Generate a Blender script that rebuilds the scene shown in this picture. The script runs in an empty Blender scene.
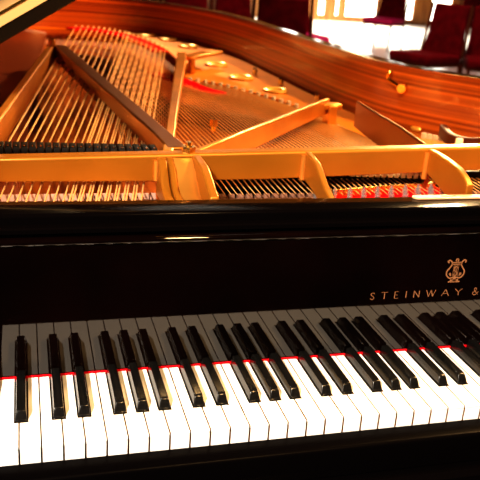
import bpy, bmesh, math, random
from mathutils import Vector, Euler
random.seed(4)
COL = bpy.context.scene.collection
H0 = 0.73                     # key tops above the floor (m); piano coordinates below are mm from the left end of the keyboard
def V(x, y, z): return Vector((x/1000, y/1000, z/1000 + H0))

# ------------------------------------------------------------------ camera (solved from the key grid)
FPX = 768.08
CAM = Vector((39.26, -724.8, 509.93))
ROT = Euler((math.radians(69.7687), math.radians(-3.9696), math.radians(-14.9595)), 'XYZ')
RM = ROT.to_matrix()
def at(px, py, z):            # point (mm) on a level surface at height z
    d = RM @ Vector(((px-240)/FPX, -(py-240)/FPX, -1)); t = (z-CAM.z)/d.z
    return CAM + d*t
def aty(px, py, y):
    d = RM @ Vector(((px-240)/FPX, -(py-240)/FPX, -1)); t = (y-CAM.y)/d.y
    return CAM + d*t
cd = bpy.data.cameras.new('camera'); cam = bpy.data.objects.new('camera', cd); COL.objects.link(cam)
cam.location = V(*CAM); cam.rotation_euler = ROT
cd.sensor_width = 36; cd.lens = FPX/480*36; cd.clip_start = .01; cd.clip_end = 100
cd.dof.use_dof = True; cd.dof.focus_distance = 0.93; cd.dof.aperture_fstop = 12
bpy.context.scene.camera = cam

# ------------------------------------------------------------------ materials
def mat(name, col, rough=.5, metal=0., spec=.5, coat=0., emit=None, es=0.):
    m = bpy.data.materials.new(name); m.use_nodes = True
    b = m.node_tree.nodes['Principled BSDF']
    b.inputs['Base Color'].default_value = (*col, 1); b.inputs['Roughness'].default_value = rough
    b.inputs['Metallic'].default_value = metal; b.inputs['Specular IOR Level'].default_value = spec
    b.inputs['Coat Weight'].default_value = coat; b.inputs['Coat Roughness'].default_value = .05
    if emit: b.inputs['Emission Color'].default_value = (*emit, 1); b.inputs['Emission Strength'].default_value = es
    return m
def vary(m, c1, c2, scale=(1, 1, 1), nscale=5., detail=4., lo=.35, hi=.65, bump=0.):
    nt = m.node_tree; N = nt.nodes; L = nt.links; b = N['Principled BSDF']
    tc = N.new('ShaderNodeTexCoord'); mp = N.new('ShaderNodeMapping'); mp.inputs['Scale'].default_value = scale
    no = N.new('ShaderNodeTexNoise'); no.inputs['Scale'].default_value = nscale; no.inputs['Detail'].default_value = detail
    r = N.new('ShaderNodeValToRGB'); r.color_ramp.elements[0].position = lo; r.color_ramp.elements[1].position = hi
    r.color_ramp.elements[0].color = (*c1, 1); r.color_ramp.elements[1].color = (*c2, 1)
    L.new(tc.outputs['Object'], mp.inputs[0]); L.new(mp.outputs[0], no.inputs[0]); L.new(no.outputs[0], r.inputs[0])
    L.new(r.outputs[0], b.inputs['Base Color'])
    if bump:
        bp = N.new('ShaderNodeBump'); bp.inputs['Strength'].default_value = bump; bp.inputs['Distance'].default_value = .002
        L.new(no.outputs[0], bp.inputs['Height']); L.new(bp.outputs[0], b.inputs['Normal'])
    return m
M = {}
M['ivory'] = mat('ivory', (.86, .84, .80), .28, coat=.3)
M['ebony'] = vary(mat('ebony', (.004, .004, .004), .2, spec=.4), (.003, .003, .003), (.006, .0055, .005), (60, 4, 60), 6)
M['polish'] = mat('black_polish', (.0015, .001, .001), .06, spec=.4)
M['fallboard'] = vary(mat('fallboard_polish', (.001, .001, .001), .03, spec=.5), (.001, .0004, .0003), (.0028, .0008, .0006), (1, 1, 1), 6)
M['gold'] = vary(mat('plate_gold', (.7, .3, .05), .33, metal=.7), (.62, .24, .035), (.78, .32, .055), (1, 1, 1), 8, bump=.05)
M['beam_gold'] = vary(mat('beam_gold', (.4, .13, .015), .36, metal=.55), (.34, .115, .008), (.44, .155, .014), (1, 1, 1), 6, bump=.04)
M['flange'] = vary(mat('flange_gold', (.8, .33, .04), .4, metal=.25, spec=.3), (.62, .19, .010), (.85, .28, .02), (1, 1, 1), 7)
M['gold_dark'] = vary(mat('strut_bronze', (.4, .15, .03), .33, metal=.95), (.26, .10, .018), (.42, .17, .035), (1, 1, 1), 8)
M['brass'] = mat('brass', (.95, .6, .18), .22, metal=1)
M['inlay'] = mat('brass_inlay', (.20, .085, .035), .5, metal=0.)
M['steel'] = mat('steel', (.85, .8, .75), .2, metal=1)
M['copper'] = mat('wound_copper', (1, .60, .24), .3, metal=.5)
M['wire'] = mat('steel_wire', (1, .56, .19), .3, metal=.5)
M['wire_dark'] = mat('unlit_wire', (.20, .08, .04), .5, metal=.3)  # shaded copy of the wire; dimness of the front lengths is in the colour
M['wood'] = vary(mat('mahogany', (.5, .12, .02), .3, coat=.35), (.15, .018, .004), (.60, .145, .022), (.06, .06, 42), 3.0, 5, .38, .64)
M['spruce'] = vary(mat('spruce', (.5, .2, .05), .6), (.17, .036, .006), (.42, .11, .018), (26, 2, 1), 3.0, 4)
M['spruce'].node_tree.nodes['Principled BSDF'].inputs['Specular IOR Level'].default_value = .08
M['bridge'] = mat('bridge_maple', (.10, .025, .008), .5)  # maple darkened so the bridge's shadow streaks sit in its colour
M['red_felt'] = vary(mat('red_felt', (.75, .02, .03), .95), (.45, .003, .008), (.7, .008, .015), (1, 1, 1), 300)
M['red_felt'].node_tree.nodes['Principled BSDF'].inputs['Specular IOR Level'].default_value = 0
M['strut_dark'] = mat('strut_dark', (.34, .12, .025), .36, metal=.95)  # plate gold darkened; shade on the struts is put into the colour
M['pin'] = mat('pin_steel', (.5, .48, .46), .18, metal=.8)
M['nickel'] = mat('nickel', (.9, .84, .76), .25, metal=.3)
M['key_wood'] = mat('key_side_wood', (.16, .06, .02), .7, spec=.1)
M['rosette'] = mat('rosette_gold', (.95, .58, .14), .3, metal=.25)
M['damper'] = mat('damper_black', (.004, .003, .003), .5, spec=.12)
M['felt'] = mat('white_felt', (.95, .9, .82), .95)
M['dim_felt'] = mat('shaded_hammer_felt', (.13, .06, .035), .9)  # darker copy of the hammer felt, shade of the tenor row in its colour
M['hammer_felt'] = mat('hammer_felt', (.36, .19, .13), .95)
M['burgundy'] = vary(mat('burgundy_velvet', (.10, .001, .004), .9, spec=.1), (.09, .001, .003), (.15, .002, .006), (1, 1, 1), 12)
M['magenta'] = mat('magenta_velvet', (.75, .02, .20), .7)
M['chair_wood'] = mat('chair_wood', (.10, .03, .012), .8, spec=.05)
M['dark_leg'] = mat('dark_leg', (.05, .018, .01), .4)
M['floor'] = vary(mat('pale_floor', (.8, .74, .66), .25), (.72, .66, .58), (.85, .8, .74), (1, 1, 1), 1.2)
M['panel'] = vary(mat('wall_panelling', (.45, .18, .04), .4), (.28, .09, .02), (.6, .25, .06), (9, 9, .5), 2)
M['day'] = mat('daylight_pane', (.9, .9, .85), .3, emit=(1, .93, .8), es=7)
M['satin'] = mat('black_satin', (.0015, .001, .001), .12, spec=.03)
M['lid_inner'] = mat('lid_polish', (.012, .008, .006), .12)

# ------------------------------------------------------------------ mesh helpers (mm in, V() out)
def link(name, bm, m, parent=None, smooth=True, bevel=0, seg=2, doubles=False):
    me = bpy.data.meshes.new(name)
    if doubles: bmesh.ops.remove_doubles(bm, verts=bm.verts, dist=1e-6)
    bmesh.ops.recalc_face_normals(bm, faces=bm.faces)
    bm.to_mesh(me); bm.free(); me.materials.append(m)
    o = bpy.data.objects.new(name, me); COL.objects.link(o)
    if parent: o.parent = parent
    if bevel:
        md = o.modifiers.new('bevel', 'BEVEL'); md.width = bevel/1000; md.segments = seg; md.limit_method = 'ANGLE'; md.angle_limit = math.radians(35)
    if smooth:
        for p in me.polygons: p.use_smooth = True
        try: me.set_sharp_from_angle(angle=math.radians(40))
        except Exception: pass
    return o
def box(bm, x0, x1, y0, y1, z0, z1):
    v = [bm.verts.new(V(x, y, z)) for x in (x0, x1) for y in (y0, y1) for z in (z0, z1)]
    for f in ((0, 1, 3, 2), (4, 6, 7, 5), (0, 4, 5, 1), (2, 3, 7, 6), (0, 2, 6, 4), (1, 5, 7, 3)): bm.faces.new([v[i] for i in f])
def hexa(bm, p):             # 8 points: bottom ring, top ring
    v = [bm.verts.new(V(*q)) for q in p]
    for f in ((0, 3, 2, 1), (4, 5, 6, 7), (0, 1, 5, 4), (1, 2, 6, 5), (2, 3, 7, 6), (3, 0, 4, 7)): bm.faces.new([v[i] for i in f])
def prism_z(bm, pts, z0, z1):
    n = len(pts); a = [bm.verts.new(V(p[0], p[1], z0)) for p in pts]; b = [bm.verts.new(V(p[0], p[1], z1)) for p in pts]
    bm.faces.new(a[::-1]); bm.faces.new(b)
    for i in range(n): j = (i+1) % n; bm.faces.new((a[i], a[j], b[j], b[i]))
def prism_x(bm, yz, x0, x1):
    n = len(yz)
    a = [bm.verts.new(V(x0, p[0], p[1])) for p in yz]; b = [bm.verts.new(V(x1, p[0], p[1])) for p in yz]
    bm.faces.new(a); bm.faces.new(b[::-1])
    for i in range(n): j = (i+1) % n; bm.faces.new((a[i], b[i], b[j], a[j]))
def tube(bm, pts, r, n=8, cap=True):
    P = [V(*p) for p in pts]; rings = []
    R = r if isinstance(r, (list, tuple)) else [r]*len(P)
    for i, p in enumerate(P):
        t = (P[min(i+1, len(P)-1)] - P[max(i-1, 0)]).normalized()
        u = t.cross(Vector((0, 0, 1)))
        if u.length < 1e-3: u = t.cross(Vector((1, 0, 0)))
        u.normalize(); w = t.cross(u)
        rings.append([bm.verts.new(p + (u*math.cos(a) + w*math.sin(a))*R[i]/1000) for a in [2*math.pi*k/n for k in range(n)]])
    for a, b in zip(rings, rings[1:]):
        for k in range(n): bm.faces.new((a[k], a[(k+1) % n], b[(k+1) % n], b[k]))
    if cap: bm.faces.new(rings[0][::-1]); bm.faces.new(rings[-1])
def strip(bm, pts, wid, h, base=None):
    """bar with rectangular section along pts (top centre line), width wid, height h (or list)"""
    P = [Vector(p) for p in pts]; rings = []
    W = wid if isinstance(wid, (list, tuple)) else [wid]*len(P); Hh = h if isinstance(h, (list, tuple)) else [h]*len(P)
    for i, p in enumerate(P):
        t = (P[min(i+1, len(P)-1)] - P[max(i-1, 0)]); t.z = 0; t.normalize(); s = Vector((t.y, -t.x, 0))
        q = [p - s*W[i]/2, p + s*W[i]/2, p + s*W[i]/2 - Vector((0, 0, Hh[i])), p - s*W[i]/2 - Vector((0, 0, Hh[i]))]
        rings.append([bm.verts.new(V(*c)) for c in q])
    for a, b in zip(rings, rings[1:]):
        for k in range(4): bm.faces.new((a[k], a[(k+1) % 4], b[(k+1) % 4], b[k]))
    bm.faces.new(rings[0][::-1]); bm.faces.new(rings[-1])
def catmull(P, n=8, closed=False):
    out = []; N = len(P)
    for i in range(N-1):
        p0 = P[max(i-1, 0)]; p1 = P[i]; p2 = P[i+1]; p3 = P[min(i+2, N-1)]
        for k in range(n):
            t = k/n
            out.append(tuple(.5*((2*b) + (c-a)*t + (2*a-5*b+4*c-d)*t*t + (-a+3*b-3*c+d)*t**3) for a, b, c, d in zip(p0, p1, p2, p3)))
    out.append(tuple(P[-1])); return out
def cyl(bm, x, y, z0, z1, r0, r1=None, n=16):
    tube(bm, [(x, y, z0), (x, y, z1)], [r0, r0 if r1 is None else r1], n)
def empty(name, loc, rz=0):
    o = bpy.data.objects.new(name, None); COL.objects.link(o); o.location = loc; o.rotation_euler.z = rz; o.empty_display_size = .1; return o
def tag(o, label=None, cat=None, group=None, kind=None):
    for k, v in (('label', label), ('category', cat), ('group', group), ('kind', kind)):
        if v: o[k] = v
    return o
B = bmesh.new

# ================================================================== THE PIANO
piano = empty('grand_piano', (0, 0, 0))
tag(piano, 'open black concert grand piano with gold iron plate and mahogany inner rim', 'piano')
pp = lambda name, bm, m, par=piano, **k: link(name, bm, m, par, **k)

# ---- keys
WK = 23.5
# kind of each white key: letters from A0
names = ['A', 'B'] + ['C', 'D', 'E', 'F', 'G', 'A', 'B']*7 + ['C']
OFF = {'C': -2.9, 'D': 2.4, 'F': -3.6, 'G': -.5, 'A': 2.4}          # black key offset from the white boundary on its left neighbour's right side
blacks = {}
for i, n_ in enumerate(names[:-1]):
    if n_ in OFF: blacks[i+1] = (i+1)*WK + OFF[n_]
YB, YF = 50., 145.6          # black key front and back
hw = 7.9
def white_key(i, dz=0.):
    x0, x1 = i*WK + .65, (i+1)*WK - .65
    l = blacks.get(i); r = blacks.get(i+1)
    lx = l + hw if l else x0; rx = r - hw if r else x1
    lx = max(lx, x0) if l else x0; rx = min(rx, x1) if r else x1
    pts = [(x0+.8, 0), (x1-.8, 0), (x1, .9)]
    pts += [(x1, 48.2), (rx, 48.2), (rx, 146)] if r else [(x1, 146)]
    pts += [(lx, 146), (lx, 48.2), (x0, 48.2)] if l else [(x0, 146)]
    pts += [(x0, .9)]
    bm = B(); prism_z(bm, pts, -3.2+dz, dz)
    box(bm, x0+.25, x1-.25, .35, 40, -27+dz, -3.1+dz)          # key front under the lip
    o = pp('white_key', bm, M['ivory'], bevel=.4, seg=2, smooth=True); o.data.materials.append(M['key_wood'])
    for p in o.data.polygons:
        if abs(p.normal.x) > .9: p.material_index = 1
    return o
for i in range(52): white_key(i, random.uniform(-.12, .12))
def black_key(xc):
    bm = B(); hb, ht = 6.7, 4.7; h = 12.2
    hexa(bm, [(xc-hb, YB, -4), (xc+hb, YB, -4), (xc+hb, YF, -4), (xc-hb, YF, -4),
              (xc-hb, YB+.6, 1.2), (xc+hb, YB+.6, 1.2), (xc+hb, YF, 1.2), (xc-hb, YF, 1.2)])
    # tapered body with sloping front
    b0 = [(xc-hb, YB+.6, 1.2), (xc+hb, YB+.6, 1.2), (xc+hb, YF, 1.2), (xc-hb, YF, 1.2)]
    b1 = [(xc-ht-.4, YB+6.5, h-1.2), (xc+ht+.4, YB+6.5, h-1.2), (xc+ht+.2, YF, h), (xc-ht-.2, YF, h)]
    b2 = [(xc-ht, YB+10, h), (xc+ht, YB+10, h)]
    bm2 = bm
    v = [bm.verts.new(V(*p)) for p in b0 + b1 + b2]
    for f in ((0, 1, 5, 4), (4, 5, 9, 8), (8, 9, 6, 7), (1, 2, 6, 9, 5), (0, 4, 8, 7, 3), (2, 3, 7, 6), (0, 3, 2, 1)): bm.faces.new([v[k] for k in f])
    return pp('black_key', bm, M['ebony'], bevel=1.1, seg=3)
for x in blacks.values(): black_key(x)

# ---- red felt between keys and fallboard
bm = B(); box(bm, -2, 1224, 146.2, 147.6, -5, 2.2); pp('key_felt', bm, M['red_felt'], smooth=False)

# ---- fallboard
bm = B()
prof = [(148, -10), (148, 174.5)] + [(149-4.2*math.cos(a), 178.6+4.2*math.sin(a)) for a in [math.radians(-75+15*k) for k in range(11)]] + [(163.5, 180.5), (163.5, 174), (163, 168), (163, -10)]
prism_x(bm, prof, -3, 1225)
fall = pp('fallboard', bm, M['fallboard'])
# lettering: thick and thin strokes, each glyph as ribbons in a 1 x 1 box
TH, TN = .11, .05
G = {
 'S': [[(.86,.80),(.72,.95),(.48,1.0),(.24,.93),(.16,.76),(.27,.60),(.52,.48),(.76,.36),(.84,.2),(.7,.04),(.42,0),(.18,.06),(.08,.22)]],
 'T': [[(.02,1),(.98,1)],[(.5,1),(.5,0)]],
 'E': [[(.15,1),(.15,0)],[(.15,1),(.85,1)],[(.15,.52),(.72,.52)],[(.15,0),(.88,0)]],
 'I': [[(.5,1),(.5,0)]],
 'N': [[(.1,0),(.1,1)],[(.1,1),(.9,0)],[(.9,0),(.9,1)]],
 'W': [[(-.1,1),(.25,0)],[(.25,0),(.5,1)],[(.5,1),(.78,0)],[(.78,0),(1.1,1)]],
 'A': [[(0,0),(.5,1)],[(.5,1),(1,0)],[(.2,.36),(.8,.36)]],
 'Y': [[(0,1),(.5,.48)],[(1,1),(.5,.48)],[(.5,.48),(.5,0)]],
 'O': [[(.5,1),(.22,.9),(.04,.66),(.04,.36),(.22,.1),(.5,0),(.78,.1),(.96,.36),(.96,.66),(.78,.9),(.5,1)]],
 '&': [[(1.0,.5),(.85,.2),(.6,.02),(.32,0),(.12,.14),(.14,.34),(.4,.52),(.62,.68),(.62,.86),(.48,1),(.3,.92),(.3,.74),(.5,.48),(1.0,0)]],
}
def thickness(dx, dz):
    a = abs(math.atan2(dz, dx)); a = min(a, math.pi-a)
    down_right = (dx*dz < 0)
    return TH if (down_right or a > 1.45) else (TN if a < .6 or not down_right else .1)
def ribbon(bm, pts, w, y, dep=.5):
    P = [Vector((p[0], p[1])) for p in pts]; n = len(P); rg = []
    for i, p in enumerate(P):
        t = (P[min(i+1, n-1)]-P[max(i-1, 0)]).normalized(); s = Vector((-t.y, t.x)); ww = w[i]/2 if isinstance(w, list) else w/2
        rg.append([bm.verts.new(V(q.x, yy, q.y)) for yy in (y-dep, y) for q in (p+s*ww, p-s*ww)])
    for a, b in zip(rg, rg[1:]):
        for k in ((0, 1), (1, 3), (3, 2), (2, 0)): bm.faces.new((a[k[0]], a[k[1]], b[k[1]], b[k[0]]))
    for r_ in (rg[0], rg[-1]): bm.faces.new((r_[0], r_[1], r_[3], r_[2]))
def glyph(bm, ch, x, z, w, h, y=147.7):
    for st in G[ch]:
        pts = [(x + p[0]*w + .10*p[1]*h*0, z + p[1]*h) for p in st]
        ws = []
        for i in range(len(pts)):
            a = pts[max(i-1, 0)]; b = pts[min(i+1, len(pts)-1)]
            ws.append(thickness(b[0]-a[0], b[1]-a[1])*h)
        if len(st) > 4: ws = [min(v_, TH*h*.9) for v_ in ws]; ws[0] = ws[-1] = TN*h
        ribbon(bm, pts, ws, y)
LET = [('S', 487), ('T', 503.5), ('E', 523), ('I', 538.5), ('N', 552.5), ('W', 573.5), ('A', 596.5), ('Y', 617.5), ('&', 645), ('S', 672), ('O', 689), ('N', 709), ('S', 728)]
WD = {'I': 6, 'W': 12, 'S': 7.5, 'E': 7.5, 'N': 10, 'A': 11.5, 'Y': 11, 'T': 10, 'O': 11.5, '&': 10}
bm = B()
for ch, x in LET: glyph(bm, ch, x, 83 if ch != '&' else 82.4, WD[ch], 10 if ch != '&' else 10.6)
pp('inlaid_lettering', bm, M['inlay'], fall, smooth=False)['label'] = 'brass inlaid lettering'
# lyre emblem
bm = B(); cx, cz = 612.5, 103.5
def lr(pts, w):
    for s in (-1, 1): ribbon(bm, [(cx + s*p[0], cz + p[1]) for p in pts], w, 147.7)
arm = catmull([(2, 7.5), (8, 6.5), (13, 11), (13.5, 17), (10, 22), (7.2, 27), (8.2, 31), (11.5, 33.5), (14, 31.5), (12.4, 29.5)], 5)
lr(arm, 1.9)
lr(catmull([(8.8, 12), (6.5, 9.8), (8, 14), (9.5, 12.2)], 4), 1.3)
ribbon(bm, [(cx-7.5, cz+27.5), (cx+7.5, cz+27.5)], 1.2, 147.7); ribbon(bm, [(cx-7.8, cz+30), (cx+7.8, cz+30)], 1.2, 147.7)
ribbon(bm, [(cx, cz+30.5), (cx, cz+32)], 1.4, 147.7)
ribbon(bm, [(cx+1.9*math.cos(a), cz+33.3+1.9*math.sin(a)) for a in [k*math.pi/4 for k in range(9)]], 1.8, 147.7)
for dx in (-3.6, -1.2, 1.2, 3.6): ribbon(bm, [(cx+dx, cz+9), (cx+dx, cz+27)], .45, 147.7)
ribbon(bm, catmull([(cx+3.6, cz+21), (cx, cz+23.5), (cx-3.4, cz+20), (cx, cz+16.5), (cx+3, cz+13), (cx-1, cz+10.5), (cx-4, cz+13)], 5), 1.3, 147.7)
ribbon(bm, [(cx-9, cz+.8), (cx+9, cz+.8)], 1.8, 147.7); ribbon(bm, [(cx-6.5, cz+3.2), (cx+6.5, cz+3.2)], 2.2, 147.7)
ribbon(bm, catmull([(cx, cz+1), (cx, cz+4), (cx, cz+9)], 4), [6-.35*k for k in range(9)], 147.7)
pp('lyre_emblem', bm, M['inlay'], fall, smooth=False)['label'] = 'brass inlaid lyre emblem'

# ---- stretcher / front shelf behind the fallboard
bm = B()
prof = [(180, 184), (180, 198)] + [(185-5*math.cos(a), 198+5*math.sin(a)) for a in [math.radians(18*k) for k in range(1, 6)]] + [(228, 203.6), (232, 202.4), (234, 199), (234, 150), (175, 150), (175, 184)]
prism_x(bm, prof, -96, 1325); pp('stretcher', bm, M['satin'])
bm = B()
prof = [(165, 183.5), (165, 188.5), (167, 190.5), (179.5, 190.5), (179.5, 183.5)]
prism_x(bm, prof, -96, 1325); pp('shelf_moulding', bm, M['polish'])
a = at(412, 199, 204.5); b = at(490, 199, 204.5)
bm = B(); yc = 222.5; hh = 7.5; x0, x1 = a.x+4, a.x+128
pts = [(x0+hh+hh*math.cos(t), yc+hh*math.sin(t)) for t in [math.radians(90+18*k) for k in range(11)]] + [(x1-hh+hh*math.cos(t), yc+hh*math.sin(t)) for t in [math.radians(-90+18*k) for k in range(11)]]
prism_z(bm, pts, 203.7, 206); lock = pp('strike_plate', bm, mat('pale_brass', (.75, .42, .22), .5, metal=.2), bevel=.4)
bm = B(); box(bm, x0+45, x0+70, yc-2.5, yc+2.5, 206, 206.3); pp('slot', bm, M['damper'], lock, smooth=False)

# ---- keyslip, key bed, cheeks, arms
bm = B(); prism_x(bm, [(-.8, -60), (-.8, -20.6), (-1.4, -20), (-26, -20.2), (-29, -22), (-30.5, -25), (-30.5, -60)], -60, 1284)
slip = pp('keyslip', bm, mat('keyslip_black', (.0012, .0008, .0008), .3, spec=.03))
bm = B()
for px, py in ((401, 432), (404, 441), (325, 445), (322, 452)):
    p = at(px, py, -21)
bm.free()
bm = B(); prism_x(bm, [(-34, -62), (-45, -60), (-52, -66), (-54, -80), (-54, -125), (200, -125), (200, -62)], -150, 1375); pp('key_bed', bm, M['polish'])
for s, (xa, xb) in (('l', (-92, -3.5)), ('r', (1225.5, 1315))):
    bm = B(); prism_x(bm, [(-2, -60), (-2, -8), (2, 0), (12, 4), (110, 10), (147, 14), (147, -60)], xa, xb); pp('cheek_block', bm, M['polish'], bevel=1.5)
armp = [(-52, -62), (-52, 10), (-44, 34), (-20, 46), (20, 52), (62, 64), (96, 100), (118, 160), (134, 225), (150, 256), (176, 264), (176, -62)]
for xa, xb in ((-148, -98), (1318, 1372)):
    bm = B(); prism_x(bm, armp, xa, xb); pp('arm', bm, M['polish'], bevel=3)

# ---- rim
inner = [(-96, 178), (-96, 900), (-96, 1800), (-96, 2700), (-90, 3250), (-30, 3440), (150, 3530), (420, 3500), (690, 3370), (860, 3040), (940, 2628), (962, 2200), (972, 1773), (985, 1480), (1028, 1210), (1140, 1020), (1270, 840), (1316, 640), (1322, 400), (1322, 178)]
ip = catmull(inner, 6)
def offset(P, d):
    out = []
    for i, p in enumerate(P):
        a = P[max(i-1, 0)]; b = P[min(i+1, len(P)-1)]; t = Vector((b[0]-a[0], b[1]-a[1])).normalized()
        out.append((p[0]-t.y*d, p[1]+t.x*d))
    return out
def wall(bm, A, Bp, z0, z1):
    r = []
    for p, q in zip(A, Bp): r.append([bm.verts.new(V(p[0], p[1], z0)), bm.verts.new(V(q[0], q[1], z0)), bm.verts.new(V(q[0], q[1], z1)), bm.verts.new(V(p[0], p[1], z1))])
    for a, b in zip(r, r[1:]):
        for k in range(4): bm.faces.new((a[k], a[(k+1) % 4], b[(k+1) % 4], b[k]))
    bm.faces.new(r[0]); bm.faces.new(r[-1][::-1])
o5 = offset(ip, 5); o50 = offset(ip, 48)
bm = B(); wall(bm, ip, o5, 40, 263.5); rim_in = pp('inner_rim', bm, M['wood'], bevel=1.5)
rim_in['label'] = 'mahogany veneered inner rim'
bm = B(); wall(bm, o5, o50, -62, 265); pp('outer_rim', bm, M['satin'], bevel=3)
# ---- soundboard
bm = B(); prism_z(bm, [(p[0], p[1]) for p in ip], 52, 60); pp('soundboard', bm, M['spruce'], smooth=False)

# ---- iron plate: outer flange with hitch line, at z ~100
ZF = 104
hitch_px = [(-40, 24), (40, 25), (82, 26), (105, 28), (125, 31), (145, 38), (163, 47), (178, 60), (186, 78), (210, 82), (240, 89), (270, 97), (300, 108), (330, 120), (362, 137), (395, 142), (425, 144), (455, 148), (520, 160)]
hitch = [at(px, py, ZF) for px, py in hitch_px]
def rimdist(p):
    return min((Vector((q[0], q[1]))-Vector((p[0], p[1]))).length for q in ip)
# flange outer edge follows the rim, 14 mm inside
fl = offset(ip, -16)
outer = [p for p in fl if p[1] > 760 or p[0] > 1100]
outer = [p for p in outer if not (p[0] < 0 and p[1] < 3300)]
hp = catmull([(h.x, h.y) for h in hitch], 4)
hp = [p for p in hp if p[0] < 1290]
bm = B()
# bridge strips between hitch line and outer edge, matched by arc length fraction on angle
def resample(P, n):
    d = [0]
    for a, b in zip(P, P[1:]): d.append(d[-1] + math.hypot(b[0]-a[0], b[1]-a[1]))
    out = []
    for k in range(n):
        t = d[-1]*k/(n-1); i = 0
        while i < len(d)-2 and d[i+1] < t: i += 1
        f = (t-d[i])/max(d[i+1]-d[i], 1e-6); out.append((P[i][0]+(P[i+1][0]-P[i][0])*f, P[i][1]+(P[i+1][1]-P[i][1])*f))
    return out
# match in the order tail -> treble using nearest outer point
ro = resample(outer, 160)
rows = []
last = 0
for h in resample(hp, 90):
    best = min(range(last, len(ro)), key=lambda k: math.hypot(ro[k][0]-h[0], ro[k][1]-h[1])+.0*k)
    last = best; rows.append((h, ro[best]))
for z in (0,):
    rr = []
    for h, o in rows:
        rr.append([bm.verts.new(V(h[0], h[1], ZF-10)), bm.verts.new(V(o[0], o[1], ZF-16)), bm.verts.new(V(o[0], o[1], ZF-6)), bm.verts.new(V(h[0], h[1], ZF))])
    for a, b in zip(rr, rr[1:]):
        for k in range(4):
            try: bm.faces.new((a[k], a[(k+1) % 4], b[(k+1) % 4], b[k]))
            except ValueError: pass
plate = pp('iron_plate', bm, M['flange'])
plate['label'] = 'gold lacquered cast iron plate'
bm = B(); prism_z(bm, [(-84, 460), (18, 460), (60, 1500), (150, 3250), (60, 3400), (-60, 3300), (-84, 3000)], ZF-16, ZF-4); pp('plate_flange', bm, mat('shaded_bronze', (.22, .045, .010), .4, metal=.3), plate)  # shade under the lid is put into this flange's colour
# rosette holes with raised rims
for px, py, r in ((147, 35, 40), (168, 39, 40), (188, 46, 40), (216, 64, 40), (241, 77, 38), (275, 90, 34), (421, 127, 24)):
    c = at(px, py, ZF+4); bm = B()
    pts = [(c.x+r*math.cos(t), c.y+r*math.sin(t), ZF+2) for t in [math.radians(15*k) for k in range(25)]]
    tube(bm, pts, 7, 8, cap=False); cyl(bm, c.x, c.y, ZF-2, ZF+1, r, r, 24)
    pp('sound_hole', bm, M['rosette'], plate)
for px, py in ((255, 69), (281, 79), (318, 95)):
    c = at(px, py, 122); bm = B(); cyl(bm, c.x, c.y, ZF-8, 121, 9, 9, 12); tube(bm, [(c.x, c.y, 121), (c.x, c.y, 127)], [9, 4], 12); pp('plate_bolt', bm, M['steel'], plate)
# red felt along the hitch line
def felt_line(pxs, z, w, h):
    P = catmull([tuple(at(px, py, z)) for px, py in pxs], 6); bm = B(); strip(bm, P, w, h); return bm
pp('hitch_felt', felt_line([(70, 28), (84, 28), (105, 31), (128, 36), (150, 45), (160, 50)], 138, 62, 10), M['red_felt'], plate)
pp('hitch_felt', felt_line([(172, 77), (186, 82), (200, 88), (219, 93)], 136, 60, 8), M['red_felt'], plate)
pp('hitch_felt', felt_line([(153, 73), (162, 74), (172, 77)], 136, 60, 8), M['red_felt'], plate)
# hitch pins
hpx = [(190+k*7.6, 78.5 + (k*7.6)*.155 + (k*7.6)**2*.0009) for k in range(15)] + [(327+5*k, 121.5+2.4*k) for k in range(8)] + [(424+5.5*k, 134.5+1.2*k) for k in range(11)]
for px, py in hpx:
    c = at(px, py, 128); bm = B(); cyl(bm, c.x, c.y, 100, 132, 7.5, 6.5, 8)
    pp('hitch_pin', bm, M['nickel'], plate)

# ---- main cross beam
Yb = 370
topz = lambda x: 223 + (x)*.027
bm = B()
botz = lambda x: 188 + max(0, x-350)*.037
xs = [-94, 100, 240, 400, 560, 760, 1000, 1240, 1320]
rr = []
for x in xs:
    t = topz(x)
    rr.append([bm.verts.new(V(x, y, z)) for y, z in ((Yb, botz(x)), (Yb-1, t-3), (Yb+2, t), (Yb+20, t+1), (Yb+24, t-3), (Yb+24, botz(x)))])
for a, b in zip(rr, rr[1:]):
    for k in range(6): bm.faces.new((a[k], a[(k+1) % 6], b[(k+1) % 6], b[k]))
bm.faces.new(rr[0][::-1]); bm.faces.new(rr[-1])
beam = pp('cross_beam', bm, M['beam_gold'], plate, bevel=1.5)
# webs running forward from the beam down to the pin field
def web(x, w, prof, m='beam_gold', skew=0, name='plate_web'):
    bm = B(); n = len(prof)
    a = [bm.verts.new(V(x-w/2+skew*(Yb-p[0]), p[0], p[1])) for p in prof]; b = [bm.verts.new(V(x+w/2+skew*(Yb-p[0]), p[0], p[1])) for p in prof]
    bm.faces.new(a); bm.faces.new(b[::-1])
    for i in range(n): j = (i+1) % n; bm.faces.new((a[i], b[i], b[j], a[j]))
    return pp(name, bm, M[m], plate, bevel=2.5, seg=3)
def wprof(top, lo=168): return [(Yb-.5, top), (Yb-18, top-3), (Yb-40, top-12), (Yb-62, top-27), (Yb-80, top-38), (Yb-100, top-45), (Yb-132, top-48), (Yb-132, lo), (Yb-.5, lo)]
web(232, 13, [(Yb-.5, 226), (Yb-14, 222), (Yb-40, 196), (Yb-60, 186), (Yb-130, 182), (Yb-130, 168), (Yb-.5, 168)])
web(244, 9, [(Yb-.5, 226), (Yb-30, 216), (Yb-60, 192), (Yb-130, 184), (Yb-130, 168), (Yb-.5, 168)])
web(284, 13, [(Yb-.5, 229), (Yb-30, 228), (Yb-62, 227), (Yb-90, 218), (Yb-116, 207), (Yb-130, 203), (Yb-130, 168), (Yb-.5, 168)])
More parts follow.
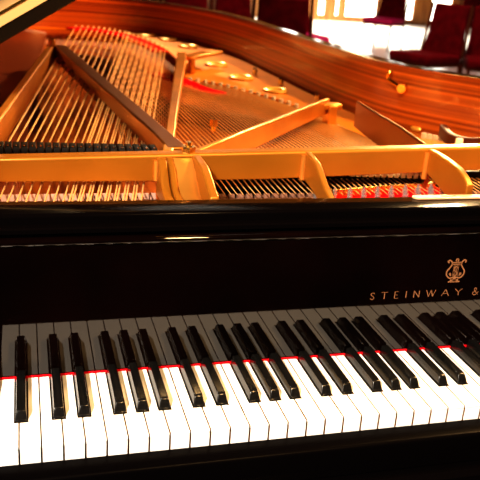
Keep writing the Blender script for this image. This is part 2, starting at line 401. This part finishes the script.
# broad cast gusset between them
bm = B(); rr = []
for k in range(13):
    t = k/12; x = 249 + 31*t; d = math.sin(t*math.pi)*7
    rr.append([bm.verts.new(V(x, Yb-1-p-d*(.3+p/200), 225-q)) for p, q in ((0, 1), (12, 6), (30, 16), (52, 30), (76, 41), (100, 48), (128, 51))])
for a, b in zip(rr, rr[1:]):
    for k in range(6): bm.faces.new((a[k], a[k+1], b[k+1], b[k]))
pp('plate_gusset', bm, M['gold'], plate)
for x, t in ((225, 224), (455, 233), (667, 238)):
    bm = B(); tube(bm, [(x, Yb-2, 190), (x, Yb-2, t-4)], 4.5, 12); pp('fillet', bm, M['gold'], plate)
web(461, 10, [(Yb-.5, 235), (Yb-22, 233), (Yb-47, 229), (Yb-74, 213), (Yb-95, 202), (Yb-125, 192), (Yb-125, 160), (Yb-108, 166), (Yb-60, 182), (Yb-.5, 192)])
web(674, 12, [(Yb-.5, 240), (Yb-30, 239), (Yb-62, 237), (Yb-92, 233), (Yb-114, 225), (Yb-128, 216), (Yb-128, 160), (Yb-112, 170), (Yb-60, 187), (Yb-.5, 201)])
web(980, 15, wprof(247))
# pin field
bm = B(); prism_z(bm, [(-94, 240), (1320, 240), (1320, 368), (470, 368), (-94, 368)], 150, 160); pp('pin_field', bm, M['gold_dark'], plate, smooth=False)
# nut at the junction and guide posts
bm = B(); c = aty(188, 151, 385); cyl(bm, c.x, 382, c.z-4, c.z+8, 11, 11, 6); cyl(bm, c.x, 382, c.z+8, c.z+15, 5, 5, 12); pp('beam_nut', bm, M['brass'], plate)
c = at(213, 136, 150); bm = B(); cyl(bm, c.x, c.y, 60, 172, 5, 5, 10); cyl(bm, c.x, c.y, 172, 186, 10, 8, 12); pp('plate_post', bm, M['brass'], plate)

# ---- struts
def strut(pxs, zs, wid, h, m='gold_dark'):
    P = [at(px, py, z) for (px, py), z in zip(pxs, zs)]
    bm = B(); strip(bm, P, wid, h); return pp('strut', bm, M[m], plate, bevel=3, seg=2)
strut([(178, 147), (162, 132), (120, 96), (60, 45)], [226, 222, 212, 185], [34, 30, 32, 40], [46, 46, 48, 52], 'strut_dark')
strut([(-14, 133), (0, 113), (51, 45)], [222, 218, 180], [16, 16, 22], [52, 54, 64], 'gold')
strut([(168, 150), (173, 110), (182, 52)], [226, 214, 172], [17, 18, 34], [34, 34, 40], 'gold')
strut([(193, 151), (240, 132), (328, 98)], [230, 224, 200], [11, 11, 12], [44, 42, 36], 'gold')
strut([(432, 148), (400, 126), (358, 101)], [240, 228, 205], [8, 8, 8], [70, 66, 62], 'strut_dark')
# brackets where the struts meet the flange
bm = B(); a = at(186, 56, 165); b = at(216, 50, 165); strip(bm, [a, b], [46, 60], 14)
c1 = at(196, 66, 150); strip(bm, [(a.x+25, a.y-10, 160), (a.x+25, a.y-10.1+60, 160)], 16, 60); pp('strut_bracket', bm, M['gold'], plate, bevel=3)
bm = B(); a = at(331, 104, 190); strip(bm, [(a.x, a.y-20, 190), (a.x, a.y+20, 190)], 22, 80); strip(bm, [(a.x-30, a.y, 192), (a.x+25, a.y+5, 192)], 34, 14); pp('strut_bracket', bm, M['gold'], plate, bevel=3)
bm = B(); a = at(52, 45, 185); cyl(bm, a.x, a.y, 120, 205, 16, 12, 12); pp('strut_post', bm, M['gold'], plate, bevel=2)
# dark curved plate horn at the treble end
P = catmull([tuple(at(px, py, z)) for px, py, z in ((443, 124, 165), (452, 133, 160), (466, 137, 160), (482, 137, 165), (505, 134, 170))], 6)
bm = B(); strip(bm, P, 16, 30); pp('plate_horn', bm, mat('horn_dark', (.06, .012, .005), .45, spec=.15), plate, bevel=3)
bm = B(); c = at(459, 143, 150); cyl(bm, c.x, c.y, 100, 160, 11, 8, 12); pp('plate_bolt', bm, M['felt'], plate)

# ---- bridge
bm = B(); strip(bm, catmull([tuple(at(px, py, 108)) for px, py in ((60, 52), (110, 60), (150, 92), (200, 108), (260, 118), (310, 132), (350, 150))], 6), 34, 46); pp('bridge', bm, M['bridge'], bevel=3)

# ---- strings
bass = []
k = 0; x = 8.
b_px = []
while x < 150:
    b_px.append(x); k += 1
    x += 8.2 if k < 10 else (2.6 if k % 2 else 5.2)
for i, bx in enumerate(b_px):
    f = (bx-8)/(150-8)
    tx = 76 + (166-76)*(f**.92); ty = 26 + 1.5*f + 20*f**2.2
    a = at(bx, 143, 186); e = at(tx, ty, 130)
    d = (a-e); st = a + d*((a.y-250)/max(e.y-a.y, 1))
    r = 2.5 if i < 12 else 1.7
    bm = B(); tube(bm, [tuple(Vector((st.x, st.y, 176))), (a.x, a.y, 186), tuple(e)], [1.15, 1.6, r*1.4], 6)
    pp('bass_string', bm, M['copper'])
rest = B(); n_ind = 0
x = 318.
hz = [(at(px, py, 126)) for px, py in [(172, 74), (186, 80), (240, 90), (300, 109), (345, 130), (375, 140), (425, 139), (480, 148), (520, 156)]]
def hy(x_):
    for a, b in zip(hz, hz[1:]):
        if a.x <= x_ <= b.x: return a.y + (b.y-a.y)*(x_-a.x)/(b.x-a.x)
    return hz[0].y if x_ < hz[0].x else hz[-1].y
while x < 1235:
    xe = x + (25-(x-318)*.04)
    pts = [(x, 262 if x < 470 else 345, 166 if x < 470 else 171), (x, 350, 172), (x, 420, 174), (xe, hy(xe), 126)]
    r = [.4, .45, 1.3, 1.8]
    if n_ind < 68:
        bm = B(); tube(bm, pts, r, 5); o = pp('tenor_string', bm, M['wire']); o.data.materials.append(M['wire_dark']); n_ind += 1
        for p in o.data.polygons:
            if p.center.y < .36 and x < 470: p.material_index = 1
    else: tube(rest, pts, r, 5)
    x += 9.5 if x < 900 else 8.5
# fine strings beside the narrow strut
for k in range(26):
    px = 120+k*2.0; a = at(px, 147, 178); e = at(112+k*2.3, 33+k*1.15+5, 127)
    tube(rest, [tuple(a), tuple(e)], 1.1, 5)
o = pp('fine_strings', rest, M['wire']); o['kind'] = 'stuff'

# ---- agraffes, pin felt, tuning pins
for k in range(17):
    t = k/16; px = 331+t*101; py = 190.5-t*7.2; c = at(px, py, 176); bm = B()
    box(bm, c.x-6.5, c.x+6.5, c.y-2.5, c.y+2.5, 158, 178); pp('agraffe', bm, M['brass'], plate, bevel=1)
a1, a2, a3, a4 = at(331, 193, 166), at(437, 185.5, 166), at(470, 196, 166), at(322, 198, 166)
bm = B(); prism_z(bm, [(a4.x, 262), (a3.x+30, 262), (a3.x+20, a3.y+12), (a2.x, a2.y), (a1.x, a1.y)], 160, 163.5); pp('pin_felt', bm, M['red_felt'], plate, smooth=False)
p1 = at(476, 186, 166)
bm = B(); prism_z(bm, [(p1.x+4, 275), (1300, 275), (1300, 345), (p1.x+4, 345)], 160, 163.5); pp('pin_felt', bm, M['red_felt'], plate, smooth=False)
def pin(x, y, r=3.2, z1=190):
    bm = B(); tube(bm, [(x, y, 158), (x-.6, y-1.5, z1-13)], r, 8); 
    for z in (172, 175, 178): tube(bm, [(x-.5, y-1, z-1), (x-.5, y-1, z+1)], r+1.1, 8)
    tube(bm, [(x-.6, y-1.5, z1-13), (x-1, y-3, z1)], [r*.9, r*.65], 4); pp('tuning_pin', bm, M['pin'])
for px in (314, 332, 348, 362, 376, 390, 404, 417, 430, 442, 453, 464, 490, 505, 520):
    c = at(px+1, 194-(px-314)*.02, 178)
    f = min(1, max(0, (px-330)/120))
    for j in range(3): pin(c.x+6.5*j-5, c.y-12+15*j-4*(1-f), z1=183+5*f)

# ---- hammers and dampers
for i in range(22):
    p = aty(4+7.1*i, 190, 392); bm = B(); w = 4.6
    prism_x(bm, [(384, 120), (384, 146), (388, 158), (394, 163), (401, 158), (406, 146), (406, 120)], p.x-w, p.x+w); pp('hammer', bm, M['hammer_felt'], bevel=1)
for i in range(66):
    x = 262 + 14.6*i; bm = B()
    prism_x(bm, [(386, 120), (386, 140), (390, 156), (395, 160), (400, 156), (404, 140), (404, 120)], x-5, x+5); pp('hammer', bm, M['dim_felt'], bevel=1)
for i in range(22):
    px = 0 + 8.1*i
    if px > 158: break
    tz = 222-3.5*i/20
    c = aty(px, 146, 452); w = 5.1
    bm = B(); prism_x(bm, [(444, 192), (443, tz-8), (446, tz-1), (450, tz), (480, tz-1), (486, tz-6), (486, 192)], c.x-w, c.x+w)
    dmp = pp('damper', bm, M['damper'], bevel=1)
    bm = B(); tube(bm, [(c.x, 447, tz+.2), (c.x, 447, tz+2)], 1.6, 8); pp('screw', bm, M['steel'], dmp)
    bm = B(); box(bm, c.x-w+.5, c.x+w-.5, 450, 482, 187, 192); pp('felt', bm, M['felt'], dmp)
bm = B(); box(bm, -90, 236, 490, 500, 165, 205); pp('damper_rail', bm, M['damper'])
for i in range(20):
    px = 333+6.4*i
    if px > 424: break
    c = aty(px, 173.6, 402); b_ = (px-333)/90
    bm = B(); box(bm, c.x-4.6, c.x+4.6, 402, 420, c.z-9, c.z-3.2-1); d2 = pp('damper', bm, M['damper'], bevel=.6)
    bm = B(); box(bm, c.x-4.4, c.x+4.4, 400, 418, c.z-4-5*b_, c.z+2); pp('felt', bm, M['felt'] if b_ > .15 else M['damper'], d2, bevel=1.2)
bm = B(); box(bm, 300, 1300, 425, 440, 60, 186); pp('damper_rail', bm, M['damper'])
bm = B(); box(bm, -90, 1310, 408, 436, 60, 118); pp('action_rail', bm, M['damper'])

# ---- brass latch on the rim
def wall_at(px, py):
    d = RM @ Vector(((px-240)/FPX, -(py-240)/FPX, -1)); best = None
    for a, b in zip(ip, ip[1:]):
        ex, ey = b[0]-a[0], b[1]-a[1]; det = d.x*(-ey) - (-ex)*d.y
        if abs(det) < 1e-9: continue
        rx, ry = a[0]-CAM.x, a[1]-CAM.y
        t = (rx*(-ey) - (-ex)*ry)/det; s = (d.x*ry - d.y*rx)/det
        if t > 0 and -.001 <= s <= 1.001 and (best is None or t < best): best = t
    return CAM + d*best
c0, c1, c2 = wall_at(393, 72), wall_at(391, 78), wall_at(404, 88)
n = Vector((-.75, -.66, 0))
bm = B()
q = [c0+Vector((6, 0, 4))+n*26, c0+n*26, c1+n*22, c1.lerp(c2, .55)+n*18, c2+n*14, c2+n*2]
tube(bm, catmull([tuple(p) for p in q], 5), 5.5, 8)
lt = pp('lid_latch', bm, M['brass'], bevel=0)
bm = B(); tube(bm, [tuple(c2+n*2), tuple(c2+n*22)], [15, 13], 16); pp('latch_knob', bm, M['brass'], lt, bevel=1)

# ---- lid (hinged on the bass side, front flap folded back on top)
SL = math.radians(31.7); hx, hz_ = -99., 267.5
U = Vector((math.cos(SL), 0, math.sin(SL))); NN = Vector((-math.sin(SL), 0, math.cos(SL)))
def lidpt(u, y, t): p = Vector((hx, 0, hz_)) + U*u + NN*t; return (p.x, y, p.z)
def lid_prism(bm, pts, t0, t1):
    a = [bm.verts.new(V(*lidpt(u, y, t0))) for u, y in pts]; b = [bm.verts.new(V(*lidpt(u, y, t1))) for u, y in pts]
    bm.faces.new(a[::-1]); bm.faces.new(b); n = len(pts)
    for i in range(n): j = (i+1) % n; bm.faces.new((a[i], a[j], b[j], b[i]))
out = [(p[0]+100, p[1]) for p in o50 if p[1] > 830]
out = [(max(u, 0), y) for u, y in out]
bm = B(); lid_prism(bm, [(0, 800)] + out + [(1440, 800)], 0, 27); lid = pp('lid', bm, M['lid_inner'], bevel=2)
bm = B(); lid_prism(bm, [(2, 803), (2, 1380), (1200, 1380), (1400, 1150), (1436, 803)], 29, 50); flap = pp('folded_flap', bm, mat('flap_sheen', (.75, .5, .28), .4), lid, bevel=2)  # pale colour stands for light reflected by the polished flap
bm = B(); lid_prism(bm, [(0, 796), (0, 799.5), (1436, 799.5), (1436, 796)], 26, 42); pp('piano_hinge', bm, mat('hinge_brass', (.85, .58, .30), .4, metal=.15), lid)
bm = B(); lid_prism(bm, [(0, 797), (0, 802), (1436, 802), (1436, 797)], 44, 49); pp('piano_hinge', bm, M['brass'], lid)
# prop
bm = B(); top = lidpt(1280, 900, -1)
tube(bm, [(1345, 560, 266), (top[0], top[1], top[2])], 11, 10); pp('lid_prop', bm, M['polish'])
# legs
for x, y in ((-60, 120), (1285, 120), (500, 3250)):
    bm = B(); tube(bm, [(x, y, -126), (x, y, -200), (x, y, -230), (x, y, -600)], [62, 62, 48, 34], 20); leg = pp('leg', bm, M['polish'])
    bm = B(); tube(bm, [(x-16, y, -694), (x+16, y, -694)], 36, 20); tube(bm, [(x, y, -600), (x, y, -660)], [16, 22], 12); pp('caster', bm, M['brass'], leg)

# ================================================================== THE HALL
def struct(name, bm, m): o = link(name, bm, m, None, smooth=False); o['kind'] = 'structure'; return o
FZ = -730
bm = B(); box(bm, -9000, 16000, 4300, 24500, FZ-60, FZ); struct('floor', bm, M['floor'])
bm = B(); box(bm, -9000, 16000, -4000, 4300, FZ-60, FZ); struct('floor_stage', bm, mat('dark_stage_boards', (.012, .005, .003), .5, spec=.2))  # unseen; made dark to keep its reflection off the fallboard
yw = 16600
segs = []
def xw(px): return aty(px, 6, yw).x
wins = [(285, 300), (319, 325), (336, 339), (346, 377), (396, 403), (406, 414), (432, 452), (500, 520)]  # the narrowest are slits added for bright streaks of light
bm = B(); px = -9000
for a, b in wins:
    box(bm, px, xw(a), yw, yw+150, FZ, 4200); px = xw(b)
box(bm, px, 16000, yw, yw+150, FZ, 4200)
for a, b in wins: box(bm, xw(a), xw(b), yw, yw+150, 1900, 4200); box(bm, xw(a), xw(b), yw, yw+150, FZ, FZ+120)
struct('wall_back', bm, M['panel'])
for i, (a, b) in enumerate(wins):
    bm = B(); box(bm, xw(a), xw(b), yw+60, yw+80, FZ+120, 1900); struct('window_%d' % (i+1), bm, M['day'])

# banquet chairs
def make_chair(vel, seatm):
    t = empty('banquet_chair', (0, 0, 0)); 
    def bb(x0, x1, y0, y1, z0, z1, bm): box(bm, x0, x1, y0, y1, z0-730, z1-730)
    bm = B(); bb(-250, 250, -250, 230, 420, 500, bm); link('seat', bm, seatm, t, bevel=28, seg=4)
    bm = B(); rr = []
    for k in range(9):
        f = k/8; z = 455+f*500-730; y = 235+f*70; w = 235-18*math.sin(f*3.14) - (30*f*f); 
        rr.append([bm.verts.new(V(sx*w, y+sy*26, z)) for sx, sy in ((-1, -1), (1, -1), (1, 1), (-1, 1))])
    for a, b in zip(rr, rr[1:]):
        for k in range(4): bm.faces.new((a[k], a[(k+1) % 4], b[(k+1) % 4], b[k]))
    bm.faces.new(rr[0]); bm.faces.new(rr[-1][::-1]); link('backrest', bm, vel, t, bevel=22, seg=4)
    for sx in (-1, 1):
        for fy in (0, 1):
            bm = B()
            pts = [(sx*228, -222, 420-730), (sx*232, -232, -730)] if not fy else [(sx*238, 300, 955-730), (sx*248, 238, 500-730), (sx*246, 225, 420-730), (sx*246, 262, -730)]
            tube(bm, pts, 15, 10); link('leg', bm, M['chair_wood'], t)
    bm = B()
    for sx in (-1, 1): bb(sx*238-10, sx*238+10, -220, 225, 395, 425, bm)
    bb(-235, 235, -235, -215, 395, 425, bm); bb(-235, 235, 215, 235, 395, 425, bm); link('seat_frame', bm, M['chair_wood'], t)
    return t
def dup(root):
    r = root.copy(); COL.objects.link(r)
    for ch in root.children: c = ch.copy(); COL.objects.link(c); c.parent = r
    return r
chA = make_chair(M['burgundy'], M['burgundy']); chB = make_chair(M['burgundy'], M['magenta'])
def world(px, py, z): p = at(px, py, z); return p
# (prototype, px, py of seat centre, z of that point (mm, piano frame), yaw, label)
CH = [
 (chA, 186, 40, -260, -8, 'burgundy velvet chair behind the rim, leftmost of the visible chairs'),
 (chA, 281, 62, -260, -14, 'burgundy velvet chair behind the curve of the rim, second from the left'),
 (chB, 384, 19, -250, -50, 'distant chair with a bright magenta seat edge in front of the white floor'),
 (chA, 425, 56, -260, -68, 'large dark red chair at the right behind the brass latch'),
 (chA, 492, 62, -260, -25, 'dark red chair cut off by the right edge of the picture'),
 (chA, 233, 27, -260, -12, 'chair farther back seen in the gap between the two left chairs'),
 (chB, 300, 36, -255, 5, 'chair with a magenta seat at the left edge of the white floor'),
 (chA, 470, 22, -260, -40, 'dark chair farthest to the upper right behind the front chairs'),
]
used = set()
for pr, px, py, z, yaw, lab in CH:
    p = at(px, py, z)
    if id(pr) in used: o = dup(pr)
    else: o = pr; used.add(id(pr))
    o.location = (p.x/1000, p.y/1000, 0); o.rotation_euler.z = math.radians(yaw)
    tag(o, lab, 'chair', 'velvet audience chairs')
# fix: chair meshes are built with V() (adds H0): children sit at H0 offset already measured from the floor

# ================================================================== LIGHT
def look(o, tgt): o.rotation_euler = (Vector(tgt)-o.location).to_track_quat('-Z', 'Y').to_euler()
def spot(name, loc, tgt, e, col, size=.1, ang=60, blend=.4):
    l = bpy.data.lights.new(name, 'SPOT'); l.energy = e; l.color = col; l.shadow_soft_size = size; l.spot_size = math.radians(ang); l.spot_blend = blend
    o = bpy.data.objects.new(name, l); COL.objects.link(o); o.location = loc; look(o, tgt); return o
def area(name, loc, tgt, e, col, sx, sy):
    l = bpy.data.lights.new(name, 'AREA'); l.shape = 'RECTANGLE'; l.size = sx; l.size_y = sy; l.energy = e; l.color = col
    o = bpy.data.objects.new(name, l); COL.objects.link(o); o.location = loc; look(o, tgt); return o
spot('stage_spot', V(-1750, -2250, 2650), V(400, 20, 0), 1850, (1, .88, .74), .07, 18.5, .45)
spot('interior_spot', V(2600, 600, 2600), V(500, 1100, 150), 650, (1, .58, .24), .2, 60)
spot('back_spot', V(3600, 4800, 2500), V(550, 1500, 150), 1300, (1, .62, .28), .1, 45)
spot('back_spot', V(900, 6500, 3200), V(600, 1000, 200), 1000, (1, .68, .34), .06, 40)
spot('tail_fill', V(2500, -600, 1450), V(60, 3400, 240), 1350, (1, .36, .08), .1, 12)  # unseen lamp added to brighten the tail wall
spot('rim_spot', V(-700, -1300, 1900), V(1270, 960, 200), 460, (1, .58, .22), .1, 18)
spot('front_warm_spot', V(900, -1900, 2800), V(420, 480, 200), 380, (1, .60, .24), .12, 22)
spot('lid_spot', V(-300, -1500, 2300), V(60, 800, 380), 520, (1, .8, .5), .1, 9)
spot('seat_fill', (2.8, 4.6, 5.0), (3.6, 7.2, .6), 850, (1, .5, .45), .3, 62)  # unseen lamp added so the chairs do not go black
spot('floor_fill', (6.5, 14.0, 6.0), (6.5, 14.0, 0), 9000, (1, .9, .75), .3, 55)  # unseen lamp added to whiten the floor in front of the windows
w = bpy.data.worlds.new('world'); w.use_nodes = True; bpy.context.scene.world = w
w.node_tree.nodes['Background'].inputs[0].default_value = (.9, .5, .25, 1); w.node_tree.nodes['Background'].inputs[1].default_value = .015
bpy.context.scene.view_settings.view_transform = 'Standard'
bpy.context.scene.view_settings.look = 'Medium High Contrast'
bpy.context.scene.cycles.max_bounces = 8
